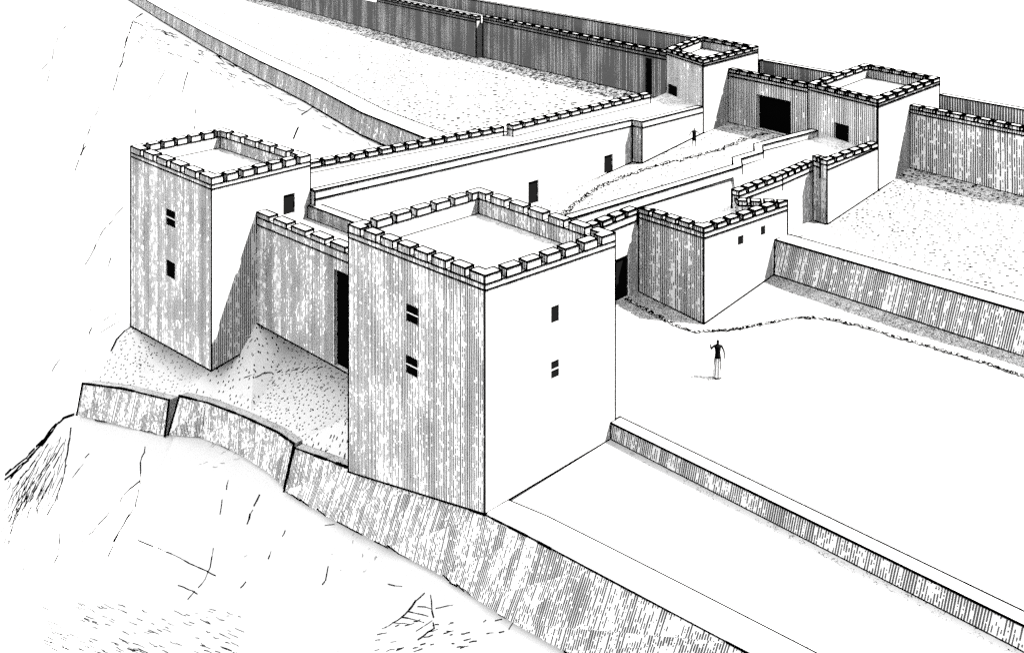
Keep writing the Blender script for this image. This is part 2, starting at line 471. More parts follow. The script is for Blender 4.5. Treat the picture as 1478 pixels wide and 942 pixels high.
RA = col(T2F, T2R, 1313); rzt = zat(152, RA.y); rzb = zat(242, RA.y)
Rv = v2(pz(1466, 182, rzt)); rd = unit(RA, Rv); RB = RA+rd*30; ri = rin(RA, RB)*4.2
cr = thing('city_wall', 'crenellated city wall on the right edge beyond the stippled terrace', 'wall', (*RA, 4), 'city walls')
b = MB(); b.prism([RA, RB, RB+ri, RA+ri], [rzb, rzb, 3.5, 3.5], rzt-.75, 0)
b.bar(V3(RA, rzb), V3(RB, rzb), RM); b.build('wall_body', [wall_mat(.15), INK], cr)
run_parapet(cr, RA, RB, .55, (rzt-.75,)*2, (rzt-.26,)*2, (rzt,)*2, 31, RM*1.1, wall_mat(.15), zl=(rzt-.5,)*2)
b = MB(); b.prism([RA+ri-ri.normalized()*.6, RB+ri-ri.normalized()*.6, RB+ri, RA+ri], rzt-.75, rzt+.3, RM*1.1)
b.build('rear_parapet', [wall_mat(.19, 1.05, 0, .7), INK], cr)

# ================================================================= RIGHT BASTION (platform between ramp and courtyard)
dr = unit(T2F, T2R)
LC = col(T2F, T2R, 1193.7)                       # projecting corner
KC = meet(LC, unit(T2F, T2L), LC-dr*2.0+rin(T2F, T2R)*1.1, dr)
K0 = col(KC, KC-dr, 1066)
s3 = .964
T3T = H-17.04*s3
T3F, T3R = v2(pz(1016, 329, T3T)), v2(pz(1136.6, 289, T3T))
T3L = v2(pz(922, 300, T3T))
Jd = dr
J1 = col(T3F, T3L, 930); J1 = T3L
J0 = T3L-Jd*9.2
zL = zat(232, LC.y); zK = zat(233, KC.y)
pl = thing('bastion_wall', 'stepped white rampart in front of the right gate tower, crenellated along its right edge', 'wall', (*KC, 3))
# inner edge along the ramp (low wall), right-hand edge points
N = [v2(pz(812, 312, 5.3)), v2(pz(1058, 238, 5.5)), v2(pz(1057, 227.5, 5.55)), v2(pz(1089, 218, 5.6)), v2(pz(1088, 208, 5.7)), v2(pz(1171, 186.5, 5.9))]
ramp_edge = N
pj = meet(J0, Vector((-.7, .714)), N[0], unit(N[0], N[1]))
# lower half: J wall
M0 = (T3L+T3R)*.5                           # back of the low tower on the platform
b = MB()
jdoor = px_hole(J0, J1, 886, 908.5, 371, 433, .5)
plat_lo = 4.75
foot = [J0, J1, M0, v2(K0), N[1], N[0], pj]
zbj = [1.0, 1.15, 1.2, 2.5, 2.5, 1.5, 1.0]
jz = (zat(433, col(J0, J1, 897).y))
jdoor = (jdoor[0], jdoor[1], jz+.0, jdoor[3], .5)
b.prism(foot, [jz-.05, jz-.1, 1.2, 2.5, 2.5, 1.5, 1.0], plat_lo, 0, holes={0: [jdoor]})
b.bar(V3(J0, jz-.05), V3(J1, jz-.1), RM)
b.build('wall_body', [W_MID, INK], pl)
opening('gate_door', pl, J0, J1, *jdoor, RM)
zj = T3T
run_parapet(pl, J0, J1-Jd*.15, .5, (plat_lo,)*2, (zj-.25,)*2, (zj,)*2, 9, RM, W_MID, zl=(zj-.62,)*2)
# upper half: K and the projecting length up to the tower
b = MB()
zbu = 3.1
KT = KC-dr*.0
footu = [v2(K0), KC, LC, T2F, T2L, N[5], N[4], N[3], N[2], N[1]]
plat_hi = [5.0, 5.1, 5.15, 5.4, 5.5, 5.5, 5.35, 5.2, 5.15, 5.0]
b.prism(footu, [2.2, 2.3, 2.39, 2.9, 3.0, 3.2, 3.0, 3, 2.5, 2.5], plat_hi, 0)
E84 = col(T2F, T2R, 1284); zE = zat(264, E84.y); zKC = zat(317.6, KC.y); zLC = zat(324, LC.y)
b.bar(V3(KC, zKC), V3(LC, zLC), RM); b.bar(V3(LC, zLC), V3(E84, zE), RM*1.2); b.bar(V3(K0, zKC-.1), V3(KC, zKC), RM)
b.bar(V3(KC, zKC), V3(KC, 5.1), RM); b.bar(V3(LC, zLC), V3(LC, 5.15), RM)
b.build('wall_body', [W_MID, INK], pl)
zf2 = zat(206, T2F.y)
inK = rin(LC, T2F)
run_parapet(pl, LC, T2F, .45, (5.15, 5.4), (zL-.26, zf2-.26), (zL, zf2), 6, RM, W_MID, zl=(zL-.55, zf2-.35))
KM = col(KC, KC-dr, 1129); zM = zat(252, KM.y)
run_parapet(pl, KM, KC, .45, (5.05, 5.1), (zM-.26, zK-.26), (zM, zK), 5, RM, W_MID, zl=(zM-.55, zK-.55), ends=(True, False))
ko = -rin(KM, KC)*.02
run_parapet(pl, v2(K0)+ko, KM+ko, .45, (5.0, 5.05), (zat(276, K0.y)-.26, zM-.26), (zat(276, K0.y), zM), 5, RM, W_MID, zl=(zat(276, K0.y)-.5, zM-.55))
run_parapet(pl, KC, LC-unit(KC, LC)*.46, .45, (5.1, 5.15), (zL-.26,)*2, (zL,)*2, 2, RM, W_MID, zl=(zL-.55,)*2)

# low tower
T3B = v2(pz(1062, 286, T3T-.0))
t3 = [T3F, T3R, T3B, T3L]
zF3 = zat(468, T3F.y); hA = col(T3F, T3R, 1118); zR3 = zF3+(zat(396, hA.y)-zF3)*(T3R-T3F).length/(hA-T3F).length
tower('low crenellated tower with two tiny windows, between the courtyard door and the hatched terrace wall', t3,
      [zF3+.03, zR3+.03, 1.8, zat(421, T3L.y)], T3T, .5, .25, .7, .45, [7, 4, 5, 5],
      [(0, h(0, t3, 1065, 1073.5, 340, 353, .14), 'window', False), (0, h(0, t3, 1098, 1105, 326, 339, .14), 'window', False)], RM*.9, W_MID, name='bastion_tower', group=None, open_sides=(2,))

# low wall that edges the platform on the ramp side
lw = thing('low_wall', 'low stepped white wall edging the platform above the ramp', 'wall', (*N[0], 4.7))
seg = [(0, 1, (4.8, 5.0), (5.3, 5.5)), (2, 3, (5.15, 5.2), (5.55, 5.6)), (4, 5, (5.35, 5.5), (5.7, 5.9))]
right = []
wN = [.5, .5, .5]
kpts, kzb, kzt = [], [], []
for a, c, zb_, zt_ in seg:
    kpts += [N[a], N[c]]; kzb += zb_; kzt += zt_
# outside on the right: walk so that the ramp side is on the right hand (from far to near)
kerb(lw, kpts[::-1], kzt[::-1], [z-.02 for z in kzb[::-1]], .55, RM, W_MID, name='wall_body')

# ================================================================= TERRACE WALLS
def retaining(label, tops, zt, zb, cw_, batter, r, mat, depth=0.0, name='retaining_wall', inkv=True, jag=0.0):
    """wall along a polyline of top outer points; face below falls to zb with a batter; coping cw_ wide behind"""
    P = [v2(p) for p in tops]; n = len(P)
    root = thing(name, label, 'wall', (*P[0], min(zb)), 'terrace walls')
    b = MB(); cp = MB()
    nor = []
    for i in range(n):
        d = unit(P[max(i-1, 0)], P[min(i+1, n-1)]); nor.append(Vector((-d.y, d.x)))
    ct = .12
    for i in range(n-1):
        A, B = P[i], P[i+1]
        fa, fb = A-nor[i]*batter, B-nor[i+1]*batter
        Ia, Ib = A+nor[i]*cw_, B+nor[i+1]*cw_
        b.face([V3(fa, zb[i]), V3(fb, zb[i+1]), V3(B, zt[i+1]-ct), V3(A, zt[i]-ct)])
        b.face([V3(Ib, zb[i+1]), V3(Ia, zb[i]), V3(Ia, zt[i]-ct), V3(Ib, zt[i+1]-ct)])
        b.face([V3(A, zt[i]-ct), V3(B, zt[i+1]-ct), V3(Ib, zt[i+1]-ct), V3(Ia, zt[i]-ct)])
        b.bar(V3(fa, zb[i]), V3(fb, zb[i+1]), r)
        cp.face([V3(A, zt[i]), V3(B, zt[i+1]), V3(Ib, zt[i+1]), V3(Ia, zt[i])])
        cp.face([V3(A, zt[i]-ct), V3(B, zt[i+1]-ct), V3(B, zt[i+1]), V3(A, zt[i])])
        cp.face([V3(Ib, zt[i+1]-ct), V3(Ia, zt[i]-ct), V3(Ia, zt[i]), V3(Ib, zt[i+1])])
        cp.bar(V3(A, zt[i]), V3(B, zt[i+1]), r); cp.bar(V3(Ia, zt[i]), V3(Ib, zt[i+1]), r*.8)
    for i in (0, n-1):
        f = P[i]-nor[i]*batter; I = P[i]+nor[i]*cw_
        q = [V3(f, zb[i]), V3(P[i], zt[i]-ct), V3(I, zt[i]-ct), V3(I, zb[i])]
        b.face(q[::-1] if i else q)
        q = [V3(P[i], zt[i]-ct), V3(P[i], zt[i]), V3(I, zt[i]), V3(I, zt[i]-ct)]
        cp.face(q[::-1] if i else q)
        b.bar(V3(f, zb[i]), V3(P[i], zt[i]-ct), r); cp.bar(V3(P[i], zt[i]), V3(I, zt[i]), r)
    b.build('wall_face', [mat, INK], root); cp.build('coping', [mat, INK], root)
    return root
# H: terrace wall on the right
HA = col(T3F, T3R, 1118); hz = zat(346, HA.y); hb = zat(396, HA.y)
HBv = v2(pz(1466, 447, hz)); hd = unit(HA, HBv); HB = HA+hd*22
retaining('tall hatched terrace wall with broad white top at the right, starting at the low tower', [HA, HBv, HB], [hz, hz, hz], [hb, hb-.08, hb-.15], 1.25, .05, RM, wall_mat(.1, .62, .2))
# Q: low wall between courtyard and lower berm
QA = v2(NR)-unit(NR, NB_)*.0; QA = col(NF, NR, 881); qz = .93
QBv = v2(pz(1466, 897, qz)); QB = QA+unit(QA, QBv)*24
retaining('low hatched terrace wall running from the front tower to the lower right corner', [QA, QBv, QB], [qz, qz, qz], [.28, zat(934, QBv.y), -.2], .62, .0, RN, wall_mat(.084, .62, .2))
# T: wall above the cliff, upper left
tt = [(130, -46), (231, 12), (300, 50), (373.7, 88), (440, 119), (522, 163), (607, 197)]
TP = [v2(pz(x, y, 2.0)) for x, y in tt]; TP.append(TP[-1]+unit(TP[-2], TP[-1])*16)
retaining('curving hatched terrace wall above the cliff at the upper left', TP, [2.0]*8, [0.0]*8, 2.3, .1, RF*1.15, wall_mat(.22, .72, .2, .6))

# S: rough stone revetment along the cliff edge, three lengths
def revetment(root, tops, foots, mat, r):
    b = MB()
    n = len(tops)
    for i in range(n-1):
        b.face([foots[i], foots[i+1], tops[i+1], tops[i]])
        bk = Vector((.4, .4, 0))
        b.face([tops[i], tops[i+1], tops[i+1]+bk, tops[i]+bk])
        b.face([tops[i]+bk, tops[i+1]+bk, foots[i+1]+bk*2, foots[i]+bk*2])
        k = 5
        for q in range(k):
            a, c = tops[i].lerp(tops[i+1], q/k), tops[i].lerp(tops[i+1], (q+1)/k)
            b.bar(a, c, r*random.uniform(.7, 1.5))
            a, c = foots[i].lerp(foots[i+1], q/k), foots[i].lerp(foots[i+1], (q+1)/k)
            if random.random() < .25: b.bar(a+Vector((0, 0, random.uniform(-.05, .08))), c, r*random.uniform(.4, 1.0))
    for i in (0, n-1):
        q = [foots[i], tops[i], tops[i]+bk, foots[i]+bk*2]
        b.face(q[::-1] if i else q); b.bar(foots[i], tops[i], r*1.4)
    return b.build('wall_section', [mat, INK], root)
Smat = wall_mat(.08, .56, .28)
S = thing('revetment_wall', 'rough battered stone facing along the cliff edge below the two front towers', 'wall', (-8, 41, -4))
def sp(lst): return [pz(x, y, z) for x, y, z in lst]
s1t = sp([(119, 553, -3.0), (180, 561, -2.85), (244, 577, -2.75)])
s1f = sp([(111, 598, -4.85), (180, 615, -4.75), (238, 629, -4.7)])
s2t = sp([(259, 571, -2.35), (300, 581, -2.25), (350, 600, -2.15), (400, 623, -2.05), (424, 640, -2.0)])
s2f = sp([(243, 627, -4.45), (290, 631, -4.35), (340, 652, -4.3), (385, 680, -4.25), (410, 703, -4.2)])
s3t = sp([(425, 646, -2.05), (502, 674, -1.78), (600, 708, -.95), (700, 742, -.1), (760, 772, -.1), (850, 820, -.1), (1050, 926, -.1), (1300, 1058, -.1)])
s3f = sp([(410, 708, -4.25), (470, 744, -4.0), (560, 790, -3.6), (640, 832, -3.3), (690, 866, -3.2), (740, 898, -3.1), (815, 940, -3.1), (1000, 1060, -3.1)])
for a, c in ((s1t, s1f), (s2t, s2f), (s3t, s3f)): revetment(S, a, c, Smat, RN)

cop_o = s3t[3:]
cop_i = sp([(725, 719, .0), (790, 746, .0), (870, 786, .0), (1000, 852, .0), (1150, 929, .0), (1330, 1022, .0)])
b = MB()
inner = [cop_i[0]]+cop_i[1:]
dcop = unit(cop_o[0], cop_o[-1])
for i in range(len(inner)-1): b.line([inner[i]+Vector((0, 0, .03)), inner[i+1]+Vector((0, 0, .03))], RN*.8)
fo = [Vector((p.x, p.y, -.03)) for p in cop_o]
q = fo[:5]+inner[::-1]
b.face([p+Vector((0, 0, .04)) for p in q]); b.face([p-Vector((0, 0, .15)) for p in q][::-1])
for p, c in zip(q, q[1:]+q[:1]):
    u_ = Vector((0, 0, .04)); w_ = Vector((0, 0, -.15)); b.face([p+w_, c+w_, c+u_, p+u_])
b.build('coping', [WHITE, INK], S)

# ================================================================= GROUND
def sheet(name, pts, mat, edges_closed=True, extra=(), sub=0, kind='structure'):
    """triangulated sheet through boundary points (in order) and extra points"""
    P = [Vector(p) for p in pts]+[Vector(p) for p in extra]
    nb_ = len(pts)
    r = delaunay_2d_cdt([v2(p) for p in P], [(i, (i+1) % nb_) for i in range(nb_)], [], 1, 1e-4)
    vs, fs, ov = r[0], r[2], r[3]
    vz = []
    for k, v in enumerate(vs):
        o = ov[k]
        vz.append((v.x, v.y, P[o[0]].z if o else 0))
    me = bpy.data.meshes.new(name); me.from_pydata(vz, [], fs)
    me.materials.append(mat); me.update()
    if sub:
        bm = bmesh.new(); bm.from_mesh(me)
        bmesh.ops.subdivide_edges(bm, edges=bm.edges, cuts=sub, use_grid_fill=True); bm.to_mesh(me); bm.free()
    bm = bmesh.new(); bm.from_mesh(me)
    bmesh.ops.recalc_face_normals(bm, faces=bm.faces)
    if sum(f.normal.z for f in bm.faces) < 0: bmesh.ops.reverse_faces(bm, faces=bm.faces)
    bm.to_mesh(me); bm.free()
    for pl_ in me.polygons: pl_.use_smooth = name in ('mound', 'slope', 'ramp')
    o = bpy.data.objects.new(name, me); COL.objects.link(o); o['kind'] = kind
    return o
earth_near = ground_mat('pale earth', .11, 1.0, stretch=2.0)
earth_mound = ground_mat('stippled earth', .17, .0, .7, .23, prad=.16)
earth_ramp = ground_mat('ramp earth', .17, .8, .5, .5, prad=.18)
earth_far = ground_mat('slope earth', .32, .95, .5, .8)
earth_terr = ground_mat('terrace earth', .17, .8, .62, .42)
rock = ground_mat('pale rock', .3, -.1, stretch=3.0, line=.05)

# courtyard in front of the low tower
qd = unit(QA, QB); qin = Vector((-qd.y, qd.x)); qin = qin if qin.y > 0 else -qin
court = [V3(QA+qin*.3-qd*.2, .9), V3(QB+qin*.3, .85), V3(HB+hd*2, hb-.15), V3(HBv, hb-.07), V3(HA, hb), V3(T3R, zR3), V3(T3L+(T3R-T3F)*.2, 1.3), V3(T3L, zat(421, T3L.y)), V3(J0, jz-.06), V3(v2(NB_), 1.0), V3(v2(NR)-Vector((1, 0)), .92)]
sheet('courtyard', court, earth_near, extra=[V3(T3F, zat(468, T3F.y)), pz(1033, 545, .92), pz(1200, 600, .9), pz(1300, 560, 1.2), pz(1160, 450, 1.35), pz(950, 470, .9)])
# berm between revetment and low wall
sb = Vector((.5, .5, 0))
berm = [p+sb-Vector((0, 0, .02)) for p in s3t[2:]]
berm[0].z = -.6
berm = berm+[V3(QB, -.2), V3(QBv, zat(934, QBv.y)), V3(QA, .28), V3(v2(NR), .3), V3(v2(NB_), .2)]
sheet('berm', berm, ground_mat('pale berm earth', .12, .2))
# mound between the front towers
md = [p+Vector((.3, .3, .02)) for p in s1t+s2t+s3t[:4]]
md = md+[V3(v2(NF)+Vector((0, 1.5)), 0), V3(CB+CI, .4), V3(CA+CI, .5), V3(v2(LR), .2), V3(v2(LB), -.6), V3(v2(LL)+Vector((-.2, .5)), zat(470, LL.y)-.02),
          pz(166, 490, -1.75), pz(142, 545, -2.9)]
mound = sheet('mound', md, earth_mound, extra=[V3(v2(LF), zat(535, LF.y)-.01), V3(CA, .7), V3(CB, .66), V3(v2(NL), -1.70), V3(v2(LL), zat(470, LL.y)-.02)])
# ramp
rz = lambda x, y, z: pz(x, y, z)
ramp = [V3(I0, .6), V3(P0, 2.3), V3(I1, 3.13), V3(I2, 3.21), V3(T1F, 3.96), V3(v2(pz(1028, 188, 4.0)), 4.0), V3(GA, 4.12), V3(GB, 4.22), V3(GB+gd*3, 4.22), V3(N[5]+Vector((2, -1)), 4.0), V3(N[4]+Vector((.5, -1)), 3.7),
        V3(N[2]+Vector((.6, -1)), 3.3), V3(N[0]+Vector((.5, -1)), 1.9), V3(CB+CI+Vector((3, 0)), .5), V3(CB+CI, .4), V3(CA+CI, .5)]
sheet('ramp', ramp, earth_ramp)
# right terrace behind the tall terrace wall
hin = Vector((-hd.y, hd.x)); hin = hin if hin.y > 0 else -hin
terr = [V3(HA+hin*.9-hd*.6, hz-.12), V3(HBv+hin*1.0, hz-.05), V3(HB+hd*2+hin*1.0, hz-.1), V3(RB+rd*2, rzb-.02), V3(Rv, rzb), V3(RA, rzb), V3(E84, zE-.02), V3(LC, zLC-.02), V3(KC, zKC-.02), V3(v2(K0), zKC-.15)]
sheet('terrace', terr, earth_terr)
# slope under the city wall
tin = lambda i: TP[i]+Vector((1.2, .9))
slope = [V3(tin(i), 1.93) for i in range(8)]+[V3(Oo[3], 3.5), V3(T1L, 4.2), V3(CWr, 4.3), V3(CWm, 3.76), V3(CWm2, 3.76), V3(CWl, 3.8)]
sheet('slope', slope, earth_far)
# hillside below the curving wall
hill = [V3(TP[i]+Vector((.3, .2)), .02) for i in range(8)]
hillb = hill+[V3(I0+nb*4, -.4), V3(v2(LR)+Vector((.5, 1)), -.4), V3(v2(LL)+Vector((2, 3)), -3.0), pz(186, 470, -4.5), pz(140, 560, -9.0), pz(90, 640, -13.0), pz(0, 760, -20.0), pz(-200, 900, -30.0),
              pz(-700, 900, -40.0), (-170, 120, -40), (-230, 260, -30)]
hillside = sheet('hillside', hillb, rock, sub=0, extra=[pz(130, 330, -7), pz(60, 250, -8), pz(250, 150, -3), pz(60, 480, -14)])
# crag below the revetment
crag = [p+Vector((.4, .4, .12)) for p in s1f+s2f+s3f]
cragb = crag+[pz(1150, 1250, -4.0), pz(850, 1060, -3.95), pz(700, 1100, -5.7), pz(300, 1100, -10), pz(-60, 1080, -11), pz(-70, 735, -9.0), pz(6, 679, -7.6), pz(54, 632, -6.2), pz(94, 597, -5.1)]
cragm = sheet('crag', cragb, rock, extra=[pz(100, 760, -7.2), pz(300, 800, -6.6), pz(220, 700, -5.6), pz(480, 860, -5.8), pz(610, 900, -4.3), pz(200, 930, -8.5)])
# skirt of the spur, hidden from the front, falling to the valley
sk = [pz(6, 679, -7.6), pz(54, 632, -6.2), pz(94, 597, -5.1), s1f[0]+Vector((.4, .4, .1)), s1t[0]+Vector((.3, .3, 0)), pz(142, 545, -2.9), pz(166, 490, -1.75), V3(v2(LL)+Vector((-.2, .5)), zat(470, LL.y)-.02), V3(v2(LB), -.6)]
sko = [p+Vector((4, 9, -16)) for p in sk]
b = MB()
for i in range(len(sk)-1): b.face([sk[i+1], sk[i], sko[i], sko[i+1]])
struct(b.build('spur_flank', [rock]))
# city ground behind the walls and the plain to the horizon
city = [V3(CWl+ci*5, 3.9), V3(CWr+ci*5, 4.0), V3(GA+gi, 4.1), V3(GB+gi, 4.1), V3(RA+ri, 4.0), V3(RB+ri, 4.0), (160, 20, 4), (420, 300, 4), (200, 420, 4), (-60, 420, 4)]
sheet('city_ground', city, ground_mat('pale city earth', .6, .3))
b = MB(); b.face([(-4000, -3000, -42), (4000, -3000, -42), (4000, 5000, -42), (-4000, 5000, -42)])
struct(b.build('plain', [ground_mat('pale plain', 2.0, .3)]))

# ---- marks on the ground: cracks in the rock, dashes that paint shade, and the trodden edge of the track
SC.view_layers[0].update()
def bvh(o): return BVHTree.FromPolygons([o.matrix_world @ v.co for v in o.data.vertices], [list(p.vertices) for p in o.data.polygons])
def hit(tree, x, y):
    d = Vector(((x-CX)/F, 1.0, -(y+HZ)/F)).normalized()
    return tree.ray_cast(Vector((0, 0, H)), d)
def strokes(o, polylines, mat):
    tree = bvh(o); b = MB()
    for w, pts in polylines:
        hs = []
        for i in range(len(pts)-1):
            k = max(2, int(math.dist(pts[i], pts[i+1])/7))
            for q in range(k+(i == len(pts)-2)):
                t = q/k
                x = pts[i][0]*(1-t)+pts[i+1][0]*t+random.uniform(-.9, .9); y = pts[i][1]*(1-t)+pts[i+1][1]*t+random.uniform(-.9, .9)
                p, nrm, _, _ = hit(tree, x, y)
                if p is not None: hs.append((p, nrm))
        for (p, n1), (q, n2) in zip(hs, hs[1:]):
            if (p-q).length > 6 or random.random() < .12: continue
            r = w*p.y/F*.5*random.uniform(.5, 1.15)
            b.bar(p, q, r, 0)
    me = o.data
    bm = bmesh.new(); bm.from_mesh(me)
    vs = [bm.verts.new(v) for v in b.v]
    me.materials.append(mat); mi = len(me.materials)-1
    for f in b.f:
        fc = bm.faces.new([vs[i] for i in f]); fc.material_index = mi
    bm.to_mesh(me); bm.free()

crag_marks = [(1.0, [(x0, y0), (x0-random.uniform(10, 26), y0+random.uniform(24, 52))]) for x0, y0 in [(random.uniform(22, 98), 0) for _ in range(48)] for y0 in [700-(x0-14)*1.02+random.uniform(2, 60)]]+[  # these first strokes paint the hatched shading under the spur's ridge
 (3.2, [(106, 599), (92, 604), (76, 618), (60, 637), (38, 660), (10, 684)]), (2.6, [(72, 624), (58, 644), (34, 668), (8, 692)]), (3, [(84, 610), (66, 636), (40, 664), (16, 690)]),
 (2, [(103, 618), (98, 650), (92, 690), (80, 722), (68, 742)]), (1.6, [(92, 640), (60, 690), (40, 730)]), (1.6, [(80, 655), (45, 700), (22, 736)]),
 (1.6, [(70, 640), (40, 690), (18, 720)]), (1.4, [(60, 650), (30, 690)]), (1.4, [(88, 690), (70, 730)]), (1.5, [(50, 665), (20, 705)]), (1.5, [(85, 660), (55, 715)]), (1.4, [(76, 690), (52, 734)]),
 (1.6, [(210, 645), (203, 668), (203, 690), (196, 730), (172, 768), (150, 816)]), (2, [(201, 695), (180, 712), (173, 724)]), (1.6, [(158, 740), (138, 762), (118, 782)]), (1.5, [(186, 742), (165, 780)]),
 (1.5, [(330, 694), (326, 706)]), (1.5, [(321, 722), (317, 742)]), (2.2, [(375, 714), (364, 736), (357, 756)]), (1.4, [(412, 766), (407, 774)]), (1.6, [(392, 796), (387, 806)]),
 (1.6, [(308, 790), (304, 818), (296, 836), (272, 864)]), (1.2, [(200, 780), (240, 796), (280, 815), (312, 830)]), (1.2, [(258, 844), (284, 856)]), (1.6, [(354, 840), (347, 848)]),
 (1.6, [(474, 818), (470, 836), (466, 842)]), (1.2, [(500, 806), (520, 812)]), (2.4, [(612, 856), (600, 868), (586, 886), (562, 902)]), (1.8, [(622, 858), (625, 890), (626, 906), (604, 922)]),
 (1.3, [(595, 872), (622, 878)]), (1.3, [(588, 882), (618, 888)]), (1.3, [(580, 890), (612, 898)]), (1.2, [(630, 878), (654, 872)]), (1.2, [(566, 898), (592, 900)]), (1.3, [(720, 912), (735, 908), (742, 896)]),
 (1.2, [(560, 842), (580, 846)]), (1.2, [(600, 910), (624, 896)]), (1.5, [(86, 770), (84, 800), (74, 818)]), (1.3, [(38, 780), (34, 796)]), (1.3, [(124, 660), (134, 650)]), (1.3, [(104, 690), (120, 670)]),
 (1.2, [(730, 880), (760, 888)]), (1.3, [(470, 758), (482, 756)])]
for i in range(150):                                  # worn strata low on the crag
    x = random.uniform(60, 340); y = 942-random.random()**1.6*70+ (x-200)*.05
    l = random.uniform(4, 16); crag_marks.append((.75, [(x, y), (x+l, y+l*.42)]))
for i in range(70):                                   # dashes painting dense shading low at the far edge of the spur
    x = 14+random.random()**2*60; y = random.uniform(690, 940); l = random.uniform(3, 8)
    crag_marks.append((.8, [(x, y), (x-l*.4, y+l)]))
for i in range(34):
    x = random.uniform(520, 720); y = random.uniform(895, 940); l = random.uniform(5, 14)
    crag_marks.append((1.2, [(x, y), (x+l, y-l*.25)]))
strokes(cragm, crag_marks, INK)
hill_marks = [(1.6, [(97, 37), (92, 42)]), (1.5, [(84, 53), (78, 70), (76, 86), (62, 99)]), (1.4, [(72, 102), (68, 118)]), (2, [(204, 21), (192, 32), (182, 62), (176, 90), (168, 118), (160, 140)]),
 (1.5, [(144, 154), (132, 180), (120, 215), (110, 240), (106, 254)]), (2.6, [(124, 212), (117, 224)]), (1.4, [(239, 100), (232, 114), (214, 144)]), (1.4, [(236, 118), (227, 144)]), (1.8, [(274, 97), (267, 118), (263, 136)]),
 (1.4, [(283, 154), (283, 164)]), (1.4, [(283, 178), (281, 186)]), (2.2, [(452, 155), (436, 166), (430, 184), (424, 200)]), (1.3, [(422, 205), (412, 210)]), (1.3, [(491, 205), (486, 210)]),
 (1.7, [(162, 318), (148, 334), (136, 360), (124, 382)]), (1.5, [(178, 300), (165, 312)]), (1.5, [(160, 372), (156, 384)]), (1.3, [(138, 440), (130, 448)]), (1.7, [(132, 474), (128, 486)]), (1.7, [(86, 520), (76, 534)]), (1.4, [(150, 462), (176, 448)]), (1.4, [(145, 480), (172, 464)]), (1.3, [(130, 510), (122, 540)])]
for i in range(230):                                  # dashes painting the shadow cast by the curving wall
    t = random.random(); f = random.random()**1.7
    x = 190+t*400+random.uniform(-6, 6); y = 18+t*190+f*34-t*10+6
    hill_marks.append((1.0, [(x, y), (x+random.uniform(4, 12), y+random.uniform(2, 5))]))
strokes(hillside, hill_marks, INK)
strokes(mound, [(2.4, [(188, 472), (172, 482), (160, 506), (148, 528), (138, 546)])]+[(1.5, [(355+i*13+random.uniform(-3, 3), 545-i*1.6+random.uniform(-3, 3)), (366+i*13, 540-i*1.6)]) for i in range(9)], INK)  # edge line, then short dashes painting the ground shadow between the towers

def track(name, px, zs, base, w):
    """scuffed edge of a trodden track: a ragged dark ribbon lying on the ground"""
    tree = bvh(bpy.data.objects[base]); b = MB()
    pts = []
    for i in range(len(px)-1):
        k = int(math.dist(px[i], px[i+1])/4)+1
        for q in range(k): t = q/k; pts.append((px[i][0]*(1-t)+px[i+1][0]*t, px[i][1]*(1-t)+px[i+1][1]*t))
    L = []
    for x, y in pts:
        p, _, _, _ = hit(tree, x, y+random.uniform(-1, 1))
        if p is not None: L.append(p+Vector((0, 0, .06)))
    prev = None
    for a, c in zip(L, L[1:]):
        if (a-c).length > 5: prev = None; continue
        d = v2(c)-v2(a); d = d.normalized() if d.length else Vector((1, 0)); n_ = Vector((-d.y, d.x, 0))
        s = a.y/F*w
        e = (a+n_*s*random.uniform(.3, 1.9), a-n_*s*random.uniform(.3, 1.9))
        if prev: b.face([prev[1], e[1], e[0], prev[0]])
        prev = e
    o = b.build(name, [DARKEDGE])
    return struct(o)
bE = NB('scuffed earth')
Pg = bE.n('ShaderNodeNewGeometry').outputs['Position']
DARKEDGE = bE.finish(bE.mixc(bE.math('GREATER_THAN', bE.noise(Pg, 8.0, 2.0), .57), g(0.0), g(.7)))
track('path', [(888, 430), (905, 433), (930, 446), (955, 460), (980, 473), (1006, 480), (1030, 478), (1060, 476), (1100, 468), (1130, 462), (1165, 459), (1200, 461), (1250, 473), (1300, 489), (1360, 506), (1420, 524), (1490, 548)], 0, 'courtyard', 3.0)
track('path', [(815, 308), (835, 291), (862, 272), (900, 255), (945, 240), (990, 229), (1030, 219), (1060, 208), (1090, 196), (1120, 190)], 0, 'ramp', 4.0)

